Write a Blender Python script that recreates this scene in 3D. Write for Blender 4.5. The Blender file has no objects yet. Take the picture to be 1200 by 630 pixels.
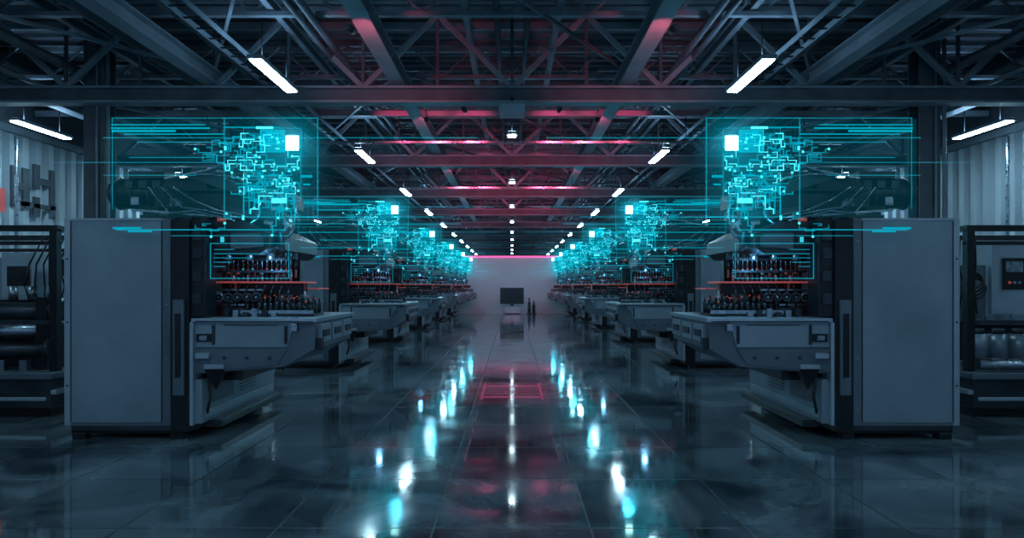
import bpy, bmesh, math, random
from mathutils import Vector, Matrix
R=random.Random(7)
sc=bpy.context.scene
try:
    sc.view_settings.view_transform='Standard'
except Exception: pass

# ------------------------------------------------------------ materials
def nt(name):
    m=bpy.data.materials.new(name); m.use_nodes=True
    t=m.node_tree; t.nodes.clear()
    o=t.nodes.new('ShaderNodeOutputMaterial')
    return m,t,o
def pbr(name,col,rough=.5,metal=0.,var=.25,scale=3.,emis=None,es=0.,spec=.5,bump=0.0):
    m,t,o=nt(name)
    b=t.nodes.new('ShaderNodeBsdfPrincipled')
    tc=t.nodes.new('ShaderNodeTexCoord'); n=t.nodes.new('ShaderNodeTexNoise')
    n.inputs['Scale'].default_value=scale; n.inputs['Detail'].default_value=5
    t.links.new(tc.outputs['Object'],n.inputs['Vector'])
    r=t.nodes.new('ShaderNodeValToRGB')
    r.color_ramp.elements[0].position=.3; r.color_ramp.elements[1].position=.7
    r.color_ramp.elements[0].color=(*[c*(1-var) for c in col],1)
    r.color_ramp.elements[1].color=(*[min(1,c*(1+var)) for c in col],1)
    t.links.new(n.outputs['Fac'],r.inputs['Fac']); t.links.new(r.outputs['Color'],b.inputs['Base Color'])
    mr=t.nodes.new('ShaderNodeMapRange'); mr.inputs['To Min'].default_value=rough*.8; mr.inputs['To Max'].default_value=min(1,rough*1.2)
    t.links.new(n.outputs['Fac'],mr.inputs['Value']); t.links.new(mr.outputs['Result'],b.inputs['Roughness'])
    b.inputs['Metallic'].default_value=metal
    b.inputs['Specular IOR Level'].default_value=spec
    if bump:
        bp=t.nodes.new('ShaderNodeBump'); bp.inputs['Strength'].default_value=bump
        t.links.new(n.outputs['Fac'],bp.inputs['Height']); t.links.new(bp.outputs['Normal'],b.inputs['Normal'])
    if emis:
        b.inputs['Emission Color'].default_value=(*emis,1); b.inputs['Emission Strength'].default_value=es
    t.links.new(b.outputs[0],o.inputs[0]); return m
def emi(name,col,s,add=False):
    m,t,o=nt(name)
    e=t.nodes.new('ShaderNodeEmission'); e.inputs[0].default_value=(*col,1); e.inputs[1].default_value=s
    if add:
        tr=t.nodes.new('ShaderNodeBsdfTransparent'); a=t.nodes.new('ShaderNodeAddShader')
        t.links.new(tr.outputs[0],a.inputs[0]); t.links.new(e.outputs[0],a.inputs[1]); t.links.new(a.outputs[0],o.inputs[0])
    else: t.links.new(e.outputs[0],o.inputs[0])
    return m
M={}
M['panel']=pbr('painted_panel',(.21,.265,.325),.36,.25,.16,1.3)
M['panel2']=pbr('painted_panel_mid',(.10,.132,.168),.40,.25,.18,2)
M['trim']=pbr('panel_trim',(.34,.41,.48),.3,.4,.08)
M['black']=pbr('black_metal',(.012,.015,.020),.32,.3,.3,6)
M['dark']=pbr('dark_steel',(.035,.045,.058),.36,.5,.3,5)
M['steel']=pbr('steel',(.30,.35,.40),.28,.9,.15,8)
M['beam']=pbr('painted_beam_steel',(.18,.225,.27),.5,.1,.25,2)
M['beamd']=pbr('dark_beam_steel',(.07,.09,.115),.55,.1,.3,2)
M['deck']=pbr('roof_deck',(.08,.10,.125),.55,.1,.3,1)
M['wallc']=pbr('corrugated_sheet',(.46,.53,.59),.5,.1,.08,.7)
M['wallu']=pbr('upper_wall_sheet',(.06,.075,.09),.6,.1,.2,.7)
M['wallb']=pbr('plaster_blue_grey',(.54,.64,.70),.7,0,.06,.6)
M['red']=pbr('red_plate_glow',(.35,.06,.07),.35,.2,.1,4,(.9,.16,.14),.20)  # red with a faint glow put into the material, no lamp behind it
M['glass']=pbr('dark_bottle',(.02,.04,.055),.12,0,.2,4)
M['bluglass']=pbr('blue_lit_bottle',(.1,.35,.45),.15,0,.2,4,(.05,.55,.75),.35)  # blue light on the bottles painted in as colour and emission
M['pinkline']=pbr('pink_floor_glow_line',(.18,.09,.13),.2,0,.45,3,(1,.1,.3),.02)  # pink reflection on the floor painted as faintly glowing lines
M['pinkline2']=pbr('pink_floor_glow_line_bright',(.32,.09,.17),.15,0,.45,3,(1,.1,.3),.15)
M['pinkglow']=emi('pink_floor_glow',(1.,.1,.3),.018,True)  # soft pink glow on the floor painted as an additive layer
M['screen']=pbr('screen',(.006,.007,.009),.1,0,.1)
M['tube']=emi('lamp_diffuser',(.48,.82,1.),78)
M['roof_fill']=emi('added_roof_fill',(.40,.70,1.),26)  # glowing top added to the tube lamps to brighten the roof
M['tube2']=emi('lamp_diffuser_white',(.6,.88,1.),40)
M['pinkled']=emi('pink_led',(1.,.10,.36),1.8)
M['h1']=emi('holo_bright',(.07,.82,1.),1.5)
M['h2']=emi('holo_mid',(.0,.50,.68),.75)
M['h3']=emi('holo_dim',(.0,.45,.62),.28,True)
M['h4']=emi('holo_haze',(.0,.42,.62),.022,True)
M['h5']=emi('holo_core',(.40,1.,1.),9)
M['cy']=emi('cyan_indicator',(.05,.65,.85),.9)
def glow_mat(flip):  # hologram bloom painted as additive radial gradients on a sheet
    m,t,o=nt('holo_painted_bloom'); L=t.links.new
    tc=t.nodes.new('ShaderNodeTexCoord'); outs=[]
    for (x,z,sx,sz,p,a) in ((.0,.06,1.1,1.3,2.0,.17),(-.21,.31,2.0,2.0,3.,.55),(.0,-.42,1.7,1.6,2.3,.16)):
        mp=t.nodes.new('ShaderNodeMapping'); mp.vector_type='POINT'
        mp.inputs['Location'].default_value=(-x*sx*flip,0,-z*sz); mp.inputs['Scale'].default_value=(sx,0,sz)
        g=t.nodes.new('ShaderNodeTexGradient'); g.gradient_type='SPHERICAL'
        pw=t.nodes.new('ShaderNodeMath'); pw.operation='POWER'; pw.inputs[1].default_value=p
        ml=t.nodes.new('ShaderNodeMath'); ml.operation='MULTIPLY'; ml.inputs[1].default_value=a
        L(tc.outputs['Object'],mp.inputs['Vector']); L(mp.outputs[0],g.inputs[0]); L(g.outputs['Fac'],pw.inputs[0]); L(pw.outputs[0],ml.inputs[0]); outs.append(ml)
    s1=t.nodes.new('ShaderNodeMath'); s2=t.nodes.new('ShaderNodeMath')
    L(outs[0].outputs[0],s1.inputs[0]); L(outs[1].outputs[0],s1.inputs[1]); L(s1.outputs[0],s2.inputs[0]); L(outs[2].outputs[0],s2.inputs[1])
    e=t.nodes.new('ShaderNodeEmission'); e.inputs[0].default_value=(.0,.55,.78,1); L(s2.outputs[0],e.inputs[1])
    tr=t.nodes.new('ShaderNodeBsdfTransparent'); a=t.nodes.new('ShaderNodeAddShader')
    L(tr.outputs[0],a.inputs[0]); L(e.outputs[0],a.inputs[1]); L(a.outputs[0],o.inputs[0]); return m
M['glow1']=glow_mat(1); M['glow-1']=glow_mat(-1)

def floor_mat():
    m,t,o=nt('polished_concrete'); L=t.links.new
    b=t.nodes.new('ShaderNodeBsdfPrincipled'); tc=t.nodes.new('ShaderNodeTexCoord')
    n=t.nodes.new('ShaderNodeTexNoise'); n.inputs['Scale'].default_value=.8; n.inputs['Detail'].default_value=10; n.inputs['Roughness'].default_value=.68
    n.inputs['Distortion'].default_value=.7
    L(tc.outputs['Object'],n.inputs['Vector'])
    r=t.nodes.new('ShaderNodeValToRGB'); r.color_ramp.elements[0].position=.40; r.color_ramp.elements[1].position=.66
    r.color_ramp.elements[0].color=(.018,.032,.045,1); r.color_ramp.elements[1].color=(.17,.23,.275,1)
    L(n.outputs['Fac'],r.inputs['Fac'])
    mp=t.nodes.new('ShaderNodeMapping'); mp.inputs['Location'].default_value=(.55,0,0)
    L(tc.outputs['Object'],mp.inputs['Vector'])
    bk=t.nodes.new('ShaderNodeTexBrick'); bk.offset=0; bk.inputs['Scale'].default_value=1
    bk.inputs['Brick Width'].default_value=1.1; bk.inputs['Row Height'].default_value=1.2
    bk.inputs['Mortar Size'].default_value=.009; bk.inputs['Mortar Smooth'].default_value=.2
    bk.inputs['Color1'].default_value=(.7,.7,.7,1); bk.inputs['Color2'].default_value=(1,1,1,1); bk.inputs['Mortar'].default_value=(.12,.12,.12,1)
    L(mp.outputs[0],bk.inputs['Vector'])
    mx=t.nodes.new('ShaderNodeMix'); mx.data_type='RGBA'; mx.blend_type='MULTIPLY'; mx.inputs[0].default_value=1
    L(r.outputs[0],mx.inputs[6]); L(bk.outputs['Color'],mx.inputs[7]); L(mx.outputs[2],b.inputs['Base Color'])
    n2=t.nodes.new('ShaderNodeTexNoise'); n2.inputs['Scale'].default_value=1.6; n2.inputs['Detail'].default_value=8
    L(tc.outputs['Object'],n2.inputs['Vector'])
    mr=t.nodes.new('ShaderNodeMapRange'); mr.inputs['From Min'].default_value=.35; mr.inputs['From Max'].default_value=.75
    mr.inputs['To Min'].default_value=.04; mr.inputs['To Max'].default_value=.15
    L(n2.outputs['Fac'],mr.inputs['Value'])
    # seams are matt
    ms=t.nodes.new('ShaderNodeMath'); ms.operation='MULTIPLY_ADD'; ms.inputs[1].default_value=.5
    L(bk.outputs['Fac'],ms.inputs[0]); L(mr.outputs[0],ms.inputs[2]); L(ms.outputs[0],b.inputs['Roughness'])
    bp=t.nodes.new('ShaderNodeBump'); bp.inputs['Strength'].default_value=.3; bp.inputs['Distance'].default_value=.01; bp.invert=True
    L(bk.outputs['Fac'],bp.inputs['Height']); L(bp.outputs[0],b.inputs['Normal'])
    b.inputs['Specular IOR Level'].default_value=.95
    L(b.outputs[0],o.inputs[0]); return m
M['floor']=floor_mat()

# ------------------------------------------------------------ mesh builder
class MB:
    def __init__(s): s.bm=bmesh.new(); s.mats=[]
    def mi(s,k):
        if k not in s.mats: s.mats.append(k)
        return s.mats.index(k)
    def poly(s,lo,hi,k):
        i=s.mi(k); a=[s.bm.verts.new(p) for p in lo]; b=[s.bm.verts.new(p) for p in hi]; n=len(a)
        fs=[s.bm.faces.new(a[::-1]),s.bm.faces.new(b)]
        for j in range(n): fs.append(s.bm.faces.new((a[j],a[(j+1)%n],b[(j+1)%n],b[j])))
        for f in fs: f.material_index=i
        return fs
    def box(s,x0,x1,y0,y1,z0,z1,k):
        s.poly([(x0,y0,z0),(x1,y0,z0),(x1,y1,z0),(x0,y1,z0)],[(x0,y0,z1),(x1,y0,z1),(x1,y1,z1),(x0,y1,z1)],k)
    def quad(s,x0,x1,y,z0,z1,k):
        f=s.bm.faces.new([s.bm.verts.new(p) for p in ((x0,y,z0),(x1,y,z0),(x1,y,z1),(x0,y,z1))]); f.material_index=s.mi(k)
    def prism(s,pts,y0,y1,k): # pts (x,z)
        s.poly([(x,y0,z) for x,z in pts],[(x,y1,z) for x,z in pts],k)
    def prismx(s,pts,x0,x1,k): # pts (y,z)
        s.poly([(x0,y,z) for y,z in pts],[(x1,y,z) for y,z in pts],k)
    def beam(s,p,q,w,h,k):
        p=Vector(p);q=Vector(q);d=(q-p).normalized()
        up=Vector((0,0,1)) if abs(d.z)<.9 else Vector((0,1,0))
        sd=d.cross(up).normalized(); u=sd.cross(d)
        c=[sd*w/2+u*h/2,-sd*w/2+u*h/2,-sd*w/2-u*h/2,sd*w/2-u*h/2]
        s.poly([p+v for v in c],[q+v for v in c],k)
    def cyl(s,p,q,r,k,n=16,r2=None):
        p=Vector(p);q=Vector(q);d=(q-p).normalized(); r2=r if r2 is None else r2
        up=Vector((0,0,1)) if abs(d.z)<.9 else Vector((0,1,0))
        a=d.cross(up).normalized(); b=a.cross(d)
        cs=[(math.cos(2*math.pi*i/n),math.sin(2*math.pi*i/n)) for i in range(n)]
        fs=s.poly([p+(a*x+b*y)*r for x,y in cs],[q+(a*x+b*y)*r2 for x,y in cs],k)
        for f in fs[2:]: f.smooth=True
    def pipe(s,pts,r,k,n=8):
        for a,b in zip(pts,pts[1:]): s.cyl(a,b,r,k,n)
    def torus(s,c,ax,R_,r,k,n=20,m=8,sweep=1.):
        c=Vector(c);ax=Vector(ax).normalized(); up=Vector((0,0,1)) if abs(ax.z)<.9 else Vector((0,1,0))
        a=ax.cross(up).normalized(); b=a.cross(ax); i0=s.mi(k); ring=[]
        for i in range(n):
            t=2*math.pi*i/n; d=a*math.cos(t)+b*math.sin(t)
            ring.append([s.bm.verts.new(c+d*(R_+r*math.cos(2*math.pi*j/m))+ax*r*math.sin(2*math.pi*j/m)) for j in range(m)])
        for i in range(n):
            for j in range(m):
                f=s.bm.faces.new((ring[i][j],ring[(i+1)%n][j],ring[(i+1)%n][(j+1)%m],ring[i][(j+1)%m])); f.smooth=True; f.material_index=i0
    def bottle(s,x,y,z,r,h,k):
        s.cyl((x,y,z),(x,y,z+h*.62),r,k,10); s.cyl((x,y,z+h*.62),(x,y,z+h*.78),r,k,10,r*.4); s.cyl((x,y,z+h*.78),(x,y,z+h),r*.45,k,10)
    def mesh(s,name,flip=1,off=(0,0,0)):
        for v in s.bm.verts:
            v.co.x-=off[0];v.co.y-=off[1];v.co.z-=off[2]; v.co.x*=flip
        bmesh.ops.recalc_face_normals(s.bm,faces=s.bm.faces)
        me=bpy.data.meshes.new(name); s.bm.to_mesh(me); s.bm.free()
        for k in s.mats: me.materials.append(M[k])
        return me
def obj(name,me,loc=(0,0,0),parent=None,bevel=0):
    o=bpy.data.objects.new(name,me); sc.collection.objects.link(o); o.location=loc
    if parent: o.parent=parent
    if bevel:
        b=o.modifiers.new('bevel','BEVEL'); b.width=bevel; b.segments=2; b.limit_method='ANGLE'
    return o
def empty(name,loc):
    o=bpy.data.objects.new(name,None); sc.collection.objects.link(o); o.location=loc; o.empty_display_size=.2; return o

BAY=6.5; D0=7.55; NM=6; BACK=42.8; YN=-9; YF=84; WX=11.0
# ------------------------------------------------------------ room
m=MB(); m.box(-WX-.3,WX+.3,YN,YF,-.2,0,'floor'); obj('floor',m.mesh('floor'))
def corr(name,fixed,a0,a1,z0,z1,pitch,depth,k,mode):
    m=MB(); i=m.mi(k); prev=None; a=a0; pts=[]
    while a<a1:
        pts+= [(a,0),(a+pitch*.45,0),(a+pitch*.5,depth),(a+pitch*.95,depth)]; a+=pitch
    for p,d in pts:
        if mode=='wall':
            v=[m.bm.verts.new((fixed+d,p,z0)),m.bm.verts.new((fixed+d,p,z1))]
        else:
            v=[m.bm.verts.new((z0,p,fixed+d)),m.bm.verts.new((z1,p,fixed+d))]
        if prev:
            f=m.bm.faces.new((prev[0],v[0],v[1],prev[1])); f.material_index=i
        prev=v
    return m
for s,n in ((-1,'left'),(1,'right')):
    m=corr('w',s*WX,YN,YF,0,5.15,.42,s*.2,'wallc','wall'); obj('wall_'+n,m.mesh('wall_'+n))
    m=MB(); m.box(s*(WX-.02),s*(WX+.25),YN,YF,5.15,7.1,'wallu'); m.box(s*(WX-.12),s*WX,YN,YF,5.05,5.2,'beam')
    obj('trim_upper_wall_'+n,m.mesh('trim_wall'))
    m=MB(); m.box(s*(WX-.05),s*(WX-.005),YN,YF,0,.25,'beamd'); obj('baseboard_'+n,m.mesh('baseboard'))
m=corr('ceiling',6.95,YN,YF,-WX,WX,.36,.07,'deck','roof'); obj('ceiling',m.mesh('ceiling'))
m=MB(); m.box(-WX,WX,BACK,BACK+.2,0,3.55,'wallb'); obj('wall_back',m.mesh('wall_back'))
m=MB(); m.box(-WX,WX,BACK-.03,BACK+.23,3.55,3.62,'beam'); obj('trim_back_cap',m.mesh('trim_back'))
m=MB(); m.box(-5,5,BACK-.08,BACK-.03,3.5,3.58,'pinkled'); obj('pink_led_strip',m.mesh('led'))
m=MB(); m.box(-WX,WX,YF-.2,YF,0,7,'wallu'); obj('wall_far',m.mesh('wall_far'))

# trusses
m=MB()
m.box(-WX+.1,WX-.1,-.14,.14,5.0,5.04,'beam'); m.box(-WX+.1,WX-.1,-.14,.14,5.26,5.3,'beam'); m.box(-WX+.1,WX-.1,-.03,.03,5.04,5.26,'beamd')
m.box(-WX+.1,WX-.1,-.08,.08,6.6,6.75,'beam')
x=-10.8; up=True
while x<10.7:
    a=(x,0,5.3 if up else 6.62); b=(x+1.35,0,6.62 if up else 5.3); m.beam(a,b,.07,.09,'beam')
    m.beam((x+1.35,0,5.3),(x+1.35,0,6.62),.05,.05,'beamd'); up=not up; x+=1.35
TR=m.mesh('roof_truss')
bays=[12.4+BAY*k for k in range(-3,11)]
for y in bays: obj('roof_truss',TR,(0,y,0))
m=MB()
m.box(-WX+.1,WX-.1,-.05,.05,5.95,6.02,'beam'); m.box(-WX+.1,WX-.1,-.05,.05,6.62,6.7,'beamd')
x=-10.8; up=True
while x<10.7:
    m.beam((x,0,6.0 if up else 6.62),(x+.67,0,6.62 if up else 6.0),.035,.035,'beam'); up=not up; x+=.67
JO=m.mesh('joist')
for y in bays[:-1]:
    for f in (.25,.5,.75): obj('roof_joist',JO,(0,y+BAY*f,0))
# columns
m=MB(); w=.19
m.box(-w,w,-w,-w+.03,0,6.9,'beamd'); m.box(-w,w,w-.03,w,0,6.9,'beamd'); m.box(-.02,.02,-w+.03,w-.03,0,6.9,'beamd')
m.box(-w-.1,w+.1,-w-.1,w+.1,0,.04,'beamd'); m.cyl((w+.07,-w,0),(w+.07,-w,6.8),.035,'beam',10); m.cyl((.08,-w-.04,0),(.08,-w-.04,6.8),.02,'beam',10)
CO=m.mesh('steel_column')
for y in bays:
    for s in (-1,1): obj('steel_column',CO,(s*7.7,y+.36,0))
def girder(x,z0,z1,w,k,k2):
    m=MB(); m.box(x-w,x+w,YN,YF-.3,z0,z0+.03,k); m.box(x-w,x+w,YN,YF-.3,z1-.03,z1,k); m.box(x-.02,x+.02,YN,YF-.3,z0+.03,z1-.03,k2)
    obj('roof_girder',m.mesh('girder'))
for x in (-9.2,-5.4,-2.05,2.05,5.4,9.2): girder(x,5.31,5.58,.13,'beam','beam')
for x in (-7.4,-3.8,-.75,.75,3.8,7.4): girder(x,6.05,6.25,.05,'beam','beamd')
m=MB(); y=YN+.4
while y<YF-1:
    m.box(-WX+.1,WX-.1,y-.05,y+.05,6.76,6.9,'beam'); y+=1.3
obj('roof_purlins',m.mesh('purlins'))
m=MB()
for k,y in enumerate(bays[:-1]):
    yc=y+BAY/2
    for a,b in ((2.05,5.4),(10.5,5.4)):
        for s in (-1,1):
            m.beam((s*a,y,5.6),(s*b,y+BAY,5.6),.05,.05,'beam')
    m.beam((-2.05,y,5.62),(2.05,y+BAY,5.62),.05,.05,'beamd')
    m.box(-WX+.1,WX-.1,yc-.05,yc+.05,5.59,5.71,'beam')
obj('roof_bracing',m.mesh('bracing'))
m=MB()
for x,z,r in ((-6.4,5.9,.16),(6.4,5.9,.16),(-3.1,5.85,.06),(3.1,5.85,.06),(-3.3,5.85,.045),(3.3,5.85,.045),(-8.3,5.8,.09),(8.3,5.8,.09),(-.25,6.1,.05),(.25,6.1,.05),(-10.2,5.9,.2),(10.2,5.9,.2),(-4.7,5.5,.05),(4.7,5.5,.05)):
    m.cyl((x,YN,z),(x,YF-.4,z),r,'beamd',12)
obj('ceiling_pipes',m.mesh('pipes'))
m=MB()
for x in (-4.4,4.4,-8.9,8.9):
    for dx in (-.14,.14): m.box(x+dx-.01,x+dx+.01,YN,YF-.4,5.38,5.46,'beam')
    y=YN
    while y<60: m.box(x-.14,x+.14,y,y+.03,5.39,5.41,'dark'); y+=.4
obj('cable_tray',m.mesh('tray'))
for y,z,w in ((15.7,4.98,7.6),(22.6,4.93,7.4)):
    m=MB(); m.box(-w,w,-.03,.03,z,z+.05,'steel')
    x=-w+.6
    while x<w: m.cyl((x,0,z+.05),(x,0,5.6),.012,'dark',6); x+=2.2
    obj('sprinkler_pipe',m.mesh('sprinkler'),(0,y,0))

def lamp(L,W,k,hang=.35,up=True):
    m=MB(); m.box(-W/2-.03,W/2+.03,-L/2-.04,L/2+.04,.02,.08,'beam'); m.box(-W/2,W/2,-L/2,L/2,0,.019,k)
    if up: m.box(-W/2,W/2,-L/2,L/2,.081,.09,'roof_fill')
    m.cyl((0,-L/3,.09),(0,-L/3,.09+hang),.01,'dark',6); m.cyl((0,L/3,.09),(0,L/3,.09+hang),.01,'dark',6); return m.mesh('lamp')
LA=lamp(1.6,.15,'tube',.6); LB=lamp(.22,.16,'tube2',.5)
for k in range(-2,11):
    y=10.5+BAY*k
    for s in (-1,1):
        obj('tube_light',LA,(s*3.65,y,4.9)); obj('tube_light',LA,(s*9.7,y+3.6,4.9))
    if k>=0: obj('square_pendant_light',LB,(0,y+3.9,4.85))
m=MB(); m.box(-.22,.22,-.2,.2,0,.16,'trim'); m.box(-.26,.26,-.24,.24,.16,.2,'beam'); m.cyl((0,0,.2),(0,0,.32),.03,'dark',8); obj('ceiling_junction_box',m.mesh('jb'),(0,12.1,4.72))
m=MB(); m.cyl((0,0,0),(0,.0,.2),.05,'black',14); m.cyl((0,0,-.0),(0,0,-.1),.03,'dark',8); SPM=m.mesh('can')
def spot(x,y,z,tx,ty,tz,e,ang=70,col=(1,.08,.20)):  # added spots in made-up cans, put the pink tint on roof steel
    e0=empty('added_pink_spot',(x,y,z)); d=Vector((tx-x,ty-y,tz-z))
    l=bpy.data.lights.new('beam','SPOT'); l.color=col; l.energy=e; l.shadow_soft_size=.05; l.spot_size=math.radians(ang); l.spot_blend=.8
    o=bpy.data.objects.new('beam',l); sc.collection.objects.link(o); o.parent=e0; o.rotation_euler=d.to_track_quat('-Z','Y').to_euler(); o.location=d.normalized()*.22
    c=obj('added_can',SPM,(0,0,0),e0); c.rotation_euler=d.to_track_quat('Z','Y').to_euler()
for s in (-1,1):
    # lengthwise inner girders washed red from just below
    spot(s*2.05,8.6,4.95,s*2.05,10.6,5.32,130,60,(1,.13,.2))
    spot(s*1.75,14.0,5.12,s*2.05,17.2,5.4,130,62,(1,.1,.2))
    spot(s*1.75,20.6,5.12,s*2.05,23.6,5.4,130,62,(1,.1,.2))
    spot(s*1.75,27.1,5.12,s*2.05,30.1,5.4,130,62,(1,.1,.2))
    spot(s*1.75,33.6,5.12,s*2.05,36.6,5.4,130,62,(1,.1,.2))
    spot(s*1.0,14.2,5.4,s*.7,18.9,5.22,120,58); spot(s*2.6,14.2,5.5,s*2.8,18.9,5.22,70,58)
    spot(s*1.0,20.6,5.4,s*.7,25.4,5.22,190,64)
    spot(s*1.2,27.2,5.4,s*.8,31.9,5.22,180,64)

# floor markings: pink reflection drawn as glowing lines under additive glow sheets
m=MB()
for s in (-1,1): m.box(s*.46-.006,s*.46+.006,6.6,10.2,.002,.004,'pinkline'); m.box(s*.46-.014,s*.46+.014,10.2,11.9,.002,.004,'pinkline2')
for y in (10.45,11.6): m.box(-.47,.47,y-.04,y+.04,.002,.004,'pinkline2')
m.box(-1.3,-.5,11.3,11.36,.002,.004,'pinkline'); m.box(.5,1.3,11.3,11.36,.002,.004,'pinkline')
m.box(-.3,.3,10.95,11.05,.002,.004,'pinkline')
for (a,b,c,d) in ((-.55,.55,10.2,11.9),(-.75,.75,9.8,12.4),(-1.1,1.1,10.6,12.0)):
    f=m.bm.faces.new([m.bm.verts.new(p) for p in ((a,c,.006+a*.001+.002),(b,c,.006+a*.001+.002),(b,d,.006+a*.001+.002),(a,d,.006+a*.001+.002))]); f.material_index=m.mi('pinkglow')
obj('floor_marking_glow',m.mesh('marking'))

# ------------------------------------------------------------ main machine
OFF=(3.6,1.2,0)
def machine_parts(flip):
    P=[]
    m=MB()
    m.box(3.77,4.93,0,2.4,.16,2.45,'panel')
    m.box(4.88,4.945,-.012,.0,.16,2.45,'trim'); m.box(3.77,3.86,-.015,0,.16,2.45,'panel2')
    m.box(3.8,4.9,-.012,0,2.425,2.45,'trim'); m.box(3.87,4.87,-.008,0,.17,.2,'panel2')
    m.box(3.865,3.873,-.017,0,.2,2.42,'black'); m.box(4.872,4.88,-.014,0,.2,2.42,'dark')
    for z in (.6,1.3,2.0): m.cyl((4.91,-.02,z),(4.91,0,z),.012,'dark',8)
    for z in (.35,.9,1.5,2.2): m.cyl((3.815,-.022,z),(3.815,0,z),.01,'steel',8)
    m.box(4.2,4.215,2.4,2.42,.3,2.3,'dark')
    P.append(('cabinet',m.mesh('cabinet',flip,OFF),.012))
    m=MB()
    m.box(3.62,4.9,.04,2.36,.06,.16,'black'); m.box(3.6,4.86,-.0,.1,.1,.16,'dark')
    for u in (3.66,4.74):
        for v in (.02,2.2): m.box(u,u+.14,v,v+.14,0,.07,'black')
    P.append(('plinth',m.mesh('plinth',flip,OFF),.006))
    m=MB()
    m.box(3.56,3.76,-.03,.28,.10,2.44,'black'); m.box(3.40,3.76,.02,.3,1.36,2.44,'black')
    m.box(3.60,3.72,-.07,-.03,.5,1.55,'panel2'); m.box(3.63,3.69,-.09,-.07,.7,1.4,'black')
    m.box(3.52,3.56,-.02,.2,.16,1.3,'trim')
    for z in (1.5,1.75,2.0,2.2): m.box(3.44,3.54,.0,.02,z,z+.12,'dark')
    m.box(3.5,3.76,2.1,2.4,.16,2.44,'black')
    m.prismx([(.05,.17),(2.35,.17),(2.35,.55),(1.9,.66),(.05,.66)],3.45,3.76,'panel')
    m.prismx([(.12,.22),(2.28,.22),(2.28,.30),(.12,.30)],3.44,3.45,'trim')
    m.prismx([(.3,.36),(.9,.36),(.9,.58),(.3,.58)],3.44,3.45,'panel2')
    for i in range(5): m.box(3.435,3.45,1.1,1.6,.38+i*.04,.395+i*.04,'black')
    m.box(3.3,3.5,.2,2.3,.1,.18,'black')
    m.prismx([(.3,.62),(1.7,.62),(1.3,.95),(.3,.95)],3.1,3.6,'black')
    m.poly([(3.2,.02,.78),(3.42,.02,.78),(3.42,.2,.78),(3.2,.2,.78)],[(3.30,.08,.55),(3.32,.08,.55),(3.32,.1,.55),(3.30,.1,.55)],'black')
    m.box(3.2,3.42,.02,.2,.78,.83,'trim')
    m.pipe([(3.42,.15,.7),(3.38,.1,.45),(3.42,.12,.3),(3.46,.2,.25)],.018,'black')
    P.append(('frame',m.mesh('frame',flip,OFF),.008))
    m=MB()
    m.box(2.16,3.55,0.0,1.8,1.3,1.345,'trim')
    m.prism([(2.2,1.3),(2.2,1.0),(2.55,.80),(3.55,.72),(3.55,1.3)],.06,1.74,'panel2')
    m.prism([(3.55,1.3),(3.55,1.02),(2.5,1.02),(2.42,1.3)],.04,.06,'panel')
    m.prism([(3.55,1.0),(3.55,.74),(2.62,.82),(2.5,1.0)],.045,.06,'panel2')
    m.box(3.34,3.50,.02,.04,1.08,1.17,'black'); m.box(3.38,3.46,.0,.02,1.10,1.15,'steel')
    m.box(2.5,2.52,.0,.04,1.06,1.26,'black'); m.box(3.3,3.33,.02,.04,1.05,1.27,'dark')
    m.box(2.2,3.5,-.004,.0,1.305,1.315,'black'); m.box(2.6,3.2,.03,.04,1.262,1.27,'black'); m.box(2.38,2.44,.0,.06,1.2,1.28,'steel')
    for v in (.2,.72,1.24):
        m.box(2.17,2.2,v,v+.45,1.06,1.26,'trim'); m.box(2.155,2.17,v+.08,v+.36,1.12,1.2,'dark')
    m.box(2.14,2.2,.1,.22,.98,1.12,'black'); m.box(3.35,3.5,-.02,.05,.9,.96,'trim')
    for u in (2.7,2.95,3.2): m.cyl((u,.03,.9),(u,.045,.9),.02,'dark',10)
    P.append(('work_table',m.mesh('table',flip,OFF),.008))
    # process head : rear wall, hood, shelves, spindles, hoses
    m=MB()
    m.box(2.95,3.76,1.95,2.1,1.3,2.3,'black')
    m.prism([(3.76,2.06),(3.76,2.44),(3.05,2.44),(2.78,2.3),(2.78,2.14),(2.9,2.06)],.25,2.2,'dark')
    m.prism([(3.2,2.12),(3.2,2.30),(2.88,2.30),(2.83,2.24),(2.83,2.15)],.22,.25,'panel2')
    m.box(3.24,3.55,.23,.25,2.14,2.36,'dark'); m.box(3.28,3.32,.22,.23,2.2,2.26,'cy')
    m.box(2.45,3.5,.45,1.0,1.735,1.755,'red'); m.box(2.45,3.5,1.1,1.6,1.66,1.675,'red')
    m.box(2.5,3.5,.7,.8,1.6,1.735,'black'); m.box(2.7,3.4,.45,.5,1.38,1.45,'dark')
    for u in (2.47,3.3): m.cyl((u,.6,1.33),(u,.6,1.74),.015,'steel',8)
    m.box(2.9,3.45,.9,1.5,1.345,1.6,'black')
    q=random.Random(5)
    m.box(2.62,3.48,.5,.56,1.86,1.885,'dark'); m.box(2.66,3.48,.5,.56,2.0,2.03,'black')
    for i in range(15):
        u=2.64+i*.057; h=.08+q.random()*.06
        m.cyl((u,.6,1.755),(u,.6,1.755+h),.017,'glass' if i%3 else 'steel',10); m.cyl((u,.6,1.755+h),(u,.6,1.775+h),.012,'red' if i%2 else 'bluglass',8); m.cyl((u,.6,1.775+h),(u,.6,2.1),.005,'steel',6)
    for i in range(12):
        u=2.66+i*.072
        m.cyl((u,.85,1.8),(u,.85,2.1),.015,'steel',8); m.cyl((u,.85,1.90),(u,.85,2.02),.03,'black',8); m.box(u-.025,u+.025,.8,.84,2.03,2.09,'dark')
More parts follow.
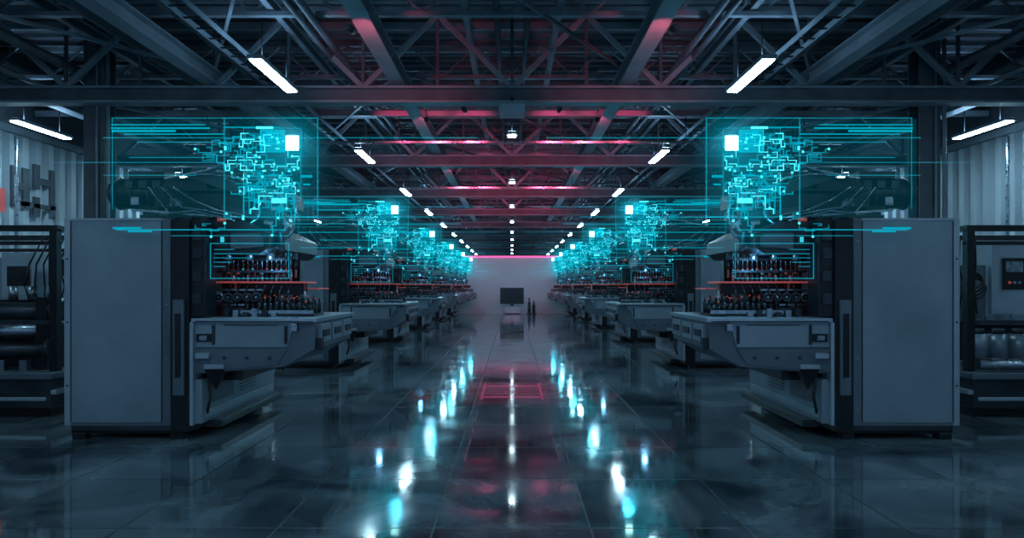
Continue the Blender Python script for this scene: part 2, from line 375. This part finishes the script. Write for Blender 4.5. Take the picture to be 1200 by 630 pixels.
    for i in range(5):
        u=2.98+i*.11; m.torus((u,.40,1.57),(0.3,1,0),.045,.011,'steel' if i==4 else 'dark',16,6); m.cyl((u,.41,1.57),(u,.7,1.57),.04,'black',12); m.cyl((u,.39,1.57),(u,.41,1.57),.014,'steel',8)
    m.box(2.92,3.5,.46,.6,1.47,1.49,'steel'); m.box(2.92,3.5,.46,.6,1.645,1.665,'steel')
    for i in range(8):
        u=2.6+i*.1; m.pipe([(u,.5,1.735),(u+.01,.44,1.66),(u+.03,.42,1.56),(u+.02,.45,1.44)],.008,'black',6)
    for u in (2.85,3.1,3.35): m.cyl((u,.5,2.0),(u,.5,2.12),.05,'steel',12)
    for i in range(6): m.box(2.72+i*.11,2.78+i*.11,.32,.4,1.345,1.40+.02*(i%3),'dark' if i%2 else 'steel')
    P.append(('process_head',m.mesh('head',flip,OFF),0))
    m=MB(); q=random.Random(3)
    for i in range(12):
        for j in range(3):
            u=2.34+i*.068; v=.42+j*.16; h=.15+q.random()*.08
            m.cyl((u,v,1.36),(u,v,1.36+h*.7),.022,'black',10); m.cyl((u,v,1.36+h*.7),(u,v,1.36+h),.011,'dark',8)
            if q.random()>.6: m.cyl((u,v,1.36+h),(u,v,1.375+h),.014,'red',8)
    m.box(2.30,3.15,.36,.80,1.346,1.38,'black'); m.box(2.30,3.15,.36,.365,1.38,1.42,'steel')
    m.box(2.45,2.7,.15,.28,1.346,1.356,'steel')
    P.append(('valve_rack',m.mesh('rack',flip,OFF),0))
    m=MB()
    m.box(3.0,4.5,.7,1.5,2.45,2.56,'black'); m.box(2.7,4.4,.85,1.3,2.66,2.84,'black')
    m.prism([(4.3,2.56),(4.3,2.72),(4.0,2.95),(3.3,2.95),(3.0,2.72),(3.0,2.56)],.95,1.2,'black')
    m.prism([(4.35,2.86),(4.2,3.02),(3.1,3.08),(2.8,2.92),(2.8,2.86)],.8,.86,'black')
    m.cyl((3.95,1.05,2.86),(4.95,1.05,2.86),.19,'black',20); m.cyl((4.95,1.05,2.86),(5.02,1.05,2.86),.15,'black',20)
    for u in (4.1,4.3,4.5,4.7,4.93): m.torus((u,1.05,2.86),(1,0,0),.19,.018,'dark',20,6)
    for i in range(4): m.box(4.15+i*.17,4.25+i*.17,.83,.9,2.9,3.0,'dark')
    m.box(4.3,4.75,.9,1.2,3.03,3.12,'black'); m.box(4.6,4.7,.86,.9,2.7,2.8,'steel')
    m.cyl((3.5,1.05,3.02),(4.0,1.05,2.98),.13,'black',16); m.box(4.4,4.6,.95,1.15,2.45,2.7,'black')
    m.beam((3.9,.8,3.08),(2.85,.75,2.72),.12,.14,'dark'); m.beam((2.85,.75,2.72),(2.78,.7,2.40),.14,.12,'black')
    m.cyl((2.78,.58,2.42),(2.78,.86,2.42),.11,'steel',16); m.cyl((2.85,.62,2.72),(2.85,.9,2.72),.12,'steel',16)
    m.cyl((2.78,.56,2.42),(2.78,.58,2.42),.07,'black',16); m.cyl((2.85,.6,2.72),(2.85,.62,2.72),.08,'black',16)
    m.beam((3.5,.7,2.62),(2.72,.6,2.5),.1,.1,'dark')
    m.beam((4.6,.7,2.62),(3.3,.62,2.52),.03,.03,'steel'); m.beam((4.2,.7,3.0),(3.2,.66,3.18),.03,.03,'steel')
    m.cyl((2.78,.6,2.32),(2.70,.5,2.12),.07,'dark',12,.03)
    for i in range(5): m.box(3.25+i*.2,3.35+i*.2,.66,.7,2.47,2.53,'red' if i==1 else 'dark')
    for a in range(4):
        o=a*.06
        m.pipe([(3.7+o,.7,3.05),(3.4+o,.62,3.22-o),(3.1+o,.6,3.18-o),(2.95,.6,2.95-o),(2.9,.6,2.6)],.014,'steel' if a%2 else 'black')
    for a in range(7):
        o=a*.05; m.pipe([(4.1+o,.72,2.9),(3.8+o,.62,2.72-o*.5),(3.5+o,.6,2.60),(3.25,.58,2.56-o*.3),(3.0+o,.5,2.47)],.012,'black' if a%3 else 'steel',6)
    m.pipe([(2.75,.7,2.85),(2.62,.65,2.75),(2.58,.6,2.55),(2.62,.6,2.35),(2.72,.6,2.25)],.022,'steel')
    m.pipe([(2.98,.7,2.85),(3.02,.6,2.65),(3.0,.5,2.5),(3.06,.4,2.42)],.02,'steel')
    for u,z in ((3.3,2.98),(3.6,2.95),(4.05,2.74)): m.box(u,u+.14,.8,.9,z-.06,z+.03,'steel')
    P.append(('gantry_head',m.mesh('gantry',flip,OFF),.006))
    return P
# ------------------------------------------------------------ hologram
HV=-.12; HD=D0+HV
def U(x): return (600-x)*HD/800
def Z(y): return 1.7+(335-y)*HD/800
def holo(flip,seed):
    q=random.Random(seed); m=MB()
    def rect(x0,y0,x1,y1,k,dy=0.):
        a,b=sorted((U(x0),U(x1))); c,d=sorted((Z(y0),Z(y1))); m.box(a,b,dy-.002,dy+.002,c,d,k)
    def hl(x0,x1,y,k,w=1.): rect(x0,y-w/2,x1,y+w/2,k,q.random()*.02)
    def vl(x,y0,y1,k,w=1.): rect(x-w/2,y0,x+w/2,y1,k,q.random()*.02)
    def frame(x0,y0,x1,y1,k,w=1.): hl(x0,x1,y0,k,w);hl(x0,x1,y1,k,w);vl(x0,y0,y1,k,w);vl(x1,y0,y1,k,w)
    rect(262,138,372,254,'h4',.05); rect(122,138,262,254,'h4',.06); rect(285,150,352,235,'h4',.08)
    m.quad(U(440),U(180),.03,Z(320),Z(80),'glow%d'%flip)
    frame(262,138,372,254,'h3',1.1); hl(130,262,138,'h3',.8); vl(131,138,245,'h3',.6); frame(285,150,352,235,'h3',.7)
    for x0,x1,y,w,k in ((130,246,150,1.8,'h2'),(130,240,146,1.2,'h2'),(145,262,157,1.2,'h2'),(130,205,153,2.4,'h2'),(120,560,161,.9,'h3'),
        (262,330,149,1.2,'h2'),(160,262,166,.9,'h3'),(150,250,184,.8,'h3'),(120,230,205,.7,'h3'),(135,335,269,1.1,'h2'),(132,165,267,2.2,'h2'),
        (150,178,271,1.8,'h2'),(330,540,262,.8,'h3'),(372,475,246,1,'h3'),(200,340,276,.8,'h3'),(350,500,272,1.,'h3'),(372,430,239,1.5,'h2'),
        (352,460,290,.8,'h3'),(340,520,254,.8,'h3'),(375,440,281,.8,'h3'),(60,262,190,.6,'h3')):
        hl(x0,x1,y,k,w)
    frame(246,285,338,326,'h3')
    for i in range(5): hl(250,250+q.uniform(10,60),292+i*5,'h3',.8)
    def walk(x,y,k,w,n,bx,bias=0):
        dx=q.choice((-1,1))
        for i in range(n):
            if i%2==0:
                L=q.uniform(3,17)*dx; x2=max(bx[0],min(bx[2],x+L)); hl(min(x,x2),max(x,x2),y,k,w); x=x2
            else:
                L=q.choice((-1,1))*q.uniform(2,9) if not bias else q.uniform(4,16); y2=max(bx[1],min(bx[3],y+L)); vl(x,min(y,y2)-w/2,max(y,y2)+w/2,k,w); y=y2
            if q.random()<.15: dx=-dx
        if q.random()<.4: rect(x-1.3,y-1.3,x+1.3,y+1.3,'h1')
    for i in range(70):
        walk(q.uniform(268,346),q.uniform(155,226),q.choice(('h1','h1','h2','h2','h3')),q.choice((.7,.8,1.1)),q.randint(3,6),(264,152,350,232))
    for i in range(14):
        walk(q.gauss(262,18),q.gauss(176,8),q.choice(('h2','h3')),.8,q.randint(3,5),(215,158,300,200))
    for i in range(18):
        walk(q.gauss(318,12),q.gauss(222,6),q.choice(('h1','h2','h2')),1.1,q.randint(4,7),(285,212,345,284),1)
    for i in range(5):
        walk(q.gauss(230,24),q.gauss(262,6),'h3',.8,q.randint(2,4),(165,250,300,280))
    for i in range(18):
        x=q.uniform(275,345);y=q.uniform(155,228); a=q.uniform(2,5); rect(x,y,x+a,y+q.uniform(1.2,3),q.choice(('h1','h2','h2')))
    frame(305,152,334,178,'h2',1.); rect(305,152,334,178,'h3'); frame(288,206,326,222,'h2',1.)
    rect(335,159,350,176,'h5'); rect(318,232,336,238,'h1'); rect(324,243,338,247,'h2'); rect(300,148,320,151,'h1')
    rect(352,205,366,208,'h2'); rect(355,215,364,217,'h2')
    off=(U(320),0,Z(200))
    return m.mesh('hologram',flip,off),off
for s in (-1,1):
    PA=machine_parts(s); HM,ho=holo(s,11)
    for k in range(NM):
        d=D0+BAY*k
        e=empty('industrial_processing_machine',(s*OFF[0],d+OFF[1],0))
        for n,me,bv in PA: obj(n,me,(0,0,0),e,bv if k<3 else 0)
        obj('hologram_display',HM,(s*ho[0],d+HV,ho[2]))
        l=bpy.data.lights.new('cyan_glow','POINT'); l.color=(.05,.65,1); l.energy=20; l.shadow_soft_size=.12
        o=bpy.data.objects.new('hologram_glow_fill',l); sc.collection.objects.link(o); o.location=(s*2.45,d+.25,2.95)  # added point light standing in for the hologram's glow on the machine
        l=bpy.data.lights.new('cyan_head','POINT'); l.color=(.2,.6,1); l.energy=5; l.shadow_soft_size=.05
        o=bpy.data.objects.new('head_point_light',l); sc.collection.objects.link(o); o.location=(s*2.8,d+.35,1.95)  # bare cyan point light at the process head, no fixture

# ------------------------------------------------------------ tv on stand
e=empty('television_on_stand',(0,BACK-1.3,0))
m=MB(); m.box(-.72,.72,-.04,.03,.62,1.6,'black'); m.box(-.69,.69,-.05,-.041,.65,1.57,'screen'); m.box(-.1,.1,-.02,.06,.5,.64,'black'); obj('screen',m.mesh('tv'),(0,0,0),e)
m=MB(); m.box(-.5,.5,-.25,.25,.04,.5,'panel'); m.box(-.46,-.01,-.27,-.25,.08,.46,'trim'); m.box(.01,.46,-.27,-.25,.08,.46,'trim'); m.box(-.45,.45,-.2,.2,0,.04,'black'); obj('cabinet',m.mesh('tvcab'),(0,0,0),e)
m=MB()
for x,h in ((0,1.0),(.28,.8)):
    m.bottle(x,0,0,.1,h,'dark')
m.box(-.15,.45,-.12,.12,.0,.05,'black'); obj('gas_cylinder_pair',m.mesh('gas'),(1.05,BACK-1.2,0))

# ------------------------------------------------------------ side equipment
def side(s,variant):
    e=empty('roller_press_machine' if variant==0 else 'filling_line_machine',(s*7.4,9.9,0))
    o=(7.4,9.9,0)
    m=MB()
    m.box(5.95,8.9,8.8,11.0,.12,.5,'dark'); m.box(5.9,8.95,8.75,11.05,.5,.58,'panel2'); m.box(6.0,8.8,8.9,10.9,.0,.12,'black')
    m.box(5.88,5.95,8.8,11,.3,.36,'trim'); m.box(6.0,8.9,8.78,8.80,.22,.27,'trim'); obj('base',m.mesh('b',s,o),(0,0,0),e,.01)
    m=MB()
    for u in (6.02,7.25,8.7):
        for v in (9.0,10.8): m.box(u-.05,u+.05,v-.05,v+.05,.58,2.45,'black')
    for v in (9.0,10.8):
        m.box(5.97,8.75,v-.04,v+.04,2.42,2.5,'black'); m.box(5.97,8.75,v-.03,v+.03,2.24,2.29,'black')
    for u in (6.02,8.7): m.box(u-.04,u+.04,9,10.8,2.42,2.5,'black')
    m.box(6.05,8.7,8.97,9.03,1.2,1.25,'dark')
    obj('frame',m.mesh('f',s,o),(0,0,0),e)
    m=MB()
    if variant==0:
        m.box(6.3,8.6,9.5,10.5,.58,1.0,'dark')
        for i,(z,r) in enumerate(((1.1,.13),(1.36,.12),(.85,.1))):
            m.cyl((6.2,9.35-.1*i,z),(8.6,9.35-.1*i,z),r,'dark' if i else 'steel',20); m.cyl((6.15,9.35-.1*i,z),(6.2,9.35-.1*i,z),r+.05,'black',20)
        m.torus((6.12,9.35,1.36),(1,0,0),.17,.025,'steel'); m.box(6.2,6.35,9.1,9.7,.58,1.55,'black')
        m.box(6.5,8.5,9.9,10.3,1.0,1.5,'black')
        for i in range(6): m.cyl((6.6+i*.28,9.8,1.5),(6.6+i*.28,9.8,1.7),.06,'steel',12)
        m.box(6.5,6.95,10.3,10.6,1.55,2.15,'trim'); m.box(6.55,6.9,10.27,10.3,1.85,2.1,'black'); m.box(6.58,6.7,10.27,10.3,1.62,1.75,'steel')
        m.box(7.2,7.7,10.3,10.6,1.5,2.2,'trim'); m.box(7.28,7.6,10.27,10.3,1.7,2.0,'black')
        for i in range(5): m.pipe([(6.25+.1*i,9.7,2.4),(6.32+.1*i,9.5,2.0),(6.22+.14*i,9.5,1.7),(6.3+.1*i,9.5,1.45)],.012,'black')
        for i in range(7): m.box(6.4+.3*i,6.5+.3*i,9.0,9.08,.58,.72,'steel' if i%2 else 'panel2')
    else:
        for i in range(8):
            u=6.35+i*.27; m.cyl((u,9.3,.72),(u,9.3,1.05),.11,'panel',18); m.cyl((u,9.3,1.05),(u,9.3,1.12),.07,'dark',14); m.cyl((u,9.3,.66),(u,9.3,.72),.12,'steel',18)
        m.cyl((6.1,8.95,.68),(8.7,8.95,.68),.075,'steel',16); m.box(6.2,8.6,9.1,9.6,.58,.66,'panel2')
        m.box(6.3,8.6,9.9,10.5,.58,1.2,'dark'); m.box(6.6,8.6,9.75,9.9,1.15,1.3,'steel')
        m.box(6.85,8.7,9.75,10.6,1.3,2.35,'trim'); m.box(7.72,7.74,9.735,9.75,1.3,2.35,'black')
        m.box(7.0,7.3,9.72,9.75,1.65,2.1,'black'); m.box(7.03,7.27,9.71,9.72,1.9,2.05,'steel'); m.box(7.4,7.6,9.72,9.75,1.75,2.0,'panel2')
        for i in range(3): m.cyl((7.08+.07*i,9.70,1.75),(7.08+.07*i,9.72,1.75),.02,'red' if i==0 else 'steel',10)
        for i in range(4): m.torus((6.45+.03*i,9.55+.04*i,1.78-.04*i),(.5,1,0),.11+.012*i,.012,'black',20,6)
        for i in range(4): m.pipe([(6.3+.07*i,9.6,2.4),(6.28+.08*i,9.6,2.0),(6.35+.05*i,9.6,1.7),(6.3+.09*i,9.65,1.3)],.013,'black')
        m.box(6.2,6.8,9.8,9.86,1.2,2.0,'panel2')
    obj('mechanism',m.mesh('m',s,o),(0,0,0),e,.0)
side(-1,0); side(1,1)
def wallunit(name,s,y,w,h,z):
    m=MB(); m.box(-.3,.3,-w/2,w/2,z,z+h,'panel'); m.box(-.32,-.3,-w/2+.05,-.02,z+.05,z+h-.05,'trim'); m.box(-.32,-.3,.02,w/2-.05,z+.05,z+h-.05,'trim')
    m.box(-.34,-.32,-w/2+.15,-.15,z+h*.6,z+h*.8,'black'); m.box(-.26,.26,-w/2+.04,w/2-.04,max(0,z-.08),z,'black')
    m.cyl((0,0,z+h),(0,0,4.9),.04,'steel',10)
    obj(name,m.mesh(name,1 if s>0 else -1),(s*10.6,y,0),None,.01)
for y,h in ((14.6,2.2),(17.2,2.5),(20.5,2.0),(24.5,2.3),(29,2.2)):
    for s in (-1,1): wallunit('electrical_cabinet',s,y,1.5,h,.08)
m=MB(); x0=-WX+.0; x1=-WX+.05
def b(y0,y1,z0,z1,k='beamd'): m.box(x0,x1,y0,y1,z0,z1,k)
b(14.95,15.1,3.45,4.35);b(15.3,15.5,3.45,4.35);b(15.1,15.3,3.85,4.0);b(15.65,15.85,3.3,3.75);b(15.65,15.85,3.95,4.5);b(15.85,16.2,4.05,4.2);b(16.2,16.35,3.3,4.45);b(15.3,16.4,3.5,3.6)
b(14.5,14.75,3.3,3.8,'red')
obj('wall_sign',m.mesh('wall_sign'))
def rack(s,y):
    e=empty('equipment_rack',(s*8.9,y,0)); m=MB()
    for u in (-.7,.7):
        for v in (-1.2,1.2): m.box(u-.04,u+.04,v-.04,v+.04,0,2.3,'dark')
    for z in (.3,1.0,1.6,2.25): m.box(-.74,.74,-1.24,1.24,z,z+.05,'panel2')
    q=random.Random(int(y))
    for z in (.35,1.05,1.65):
        for i in range(3): m.box(-.5,.5,-1.05+i*.75,-.5+i*.75,z,z+q.uniform(.25,.45),q.choice(('panel','dark','panel2')))
    obj('shelves',m.mesh('rack'),(0,0,0),e)
for y in (15.5,22.2,28.6):
    for s in (-1,1): rack(s,y)

# ------------------------------------------------------------ world, camera
w=bpy.data.worlds.new('World'); sc.world=w; w.use_nodes=True
bg=w.node_tree.nodes['Background']; bg.inputs[0].default_value=(.22,.42,.68,1); bg.inputs[1].default_value=.85
c=bpy.data.cameras.new('Camera'); c.lens=24; c.sensor_width=36; c.shift_y=20/1200; c.clip_end=300
co=bpy.data.objects.new('Camera',c); sc.collection.objects.link(co); co.location=(0,0,1.7); co.rotation_euler=(math.radians(90),0,0)
sc.camera=co
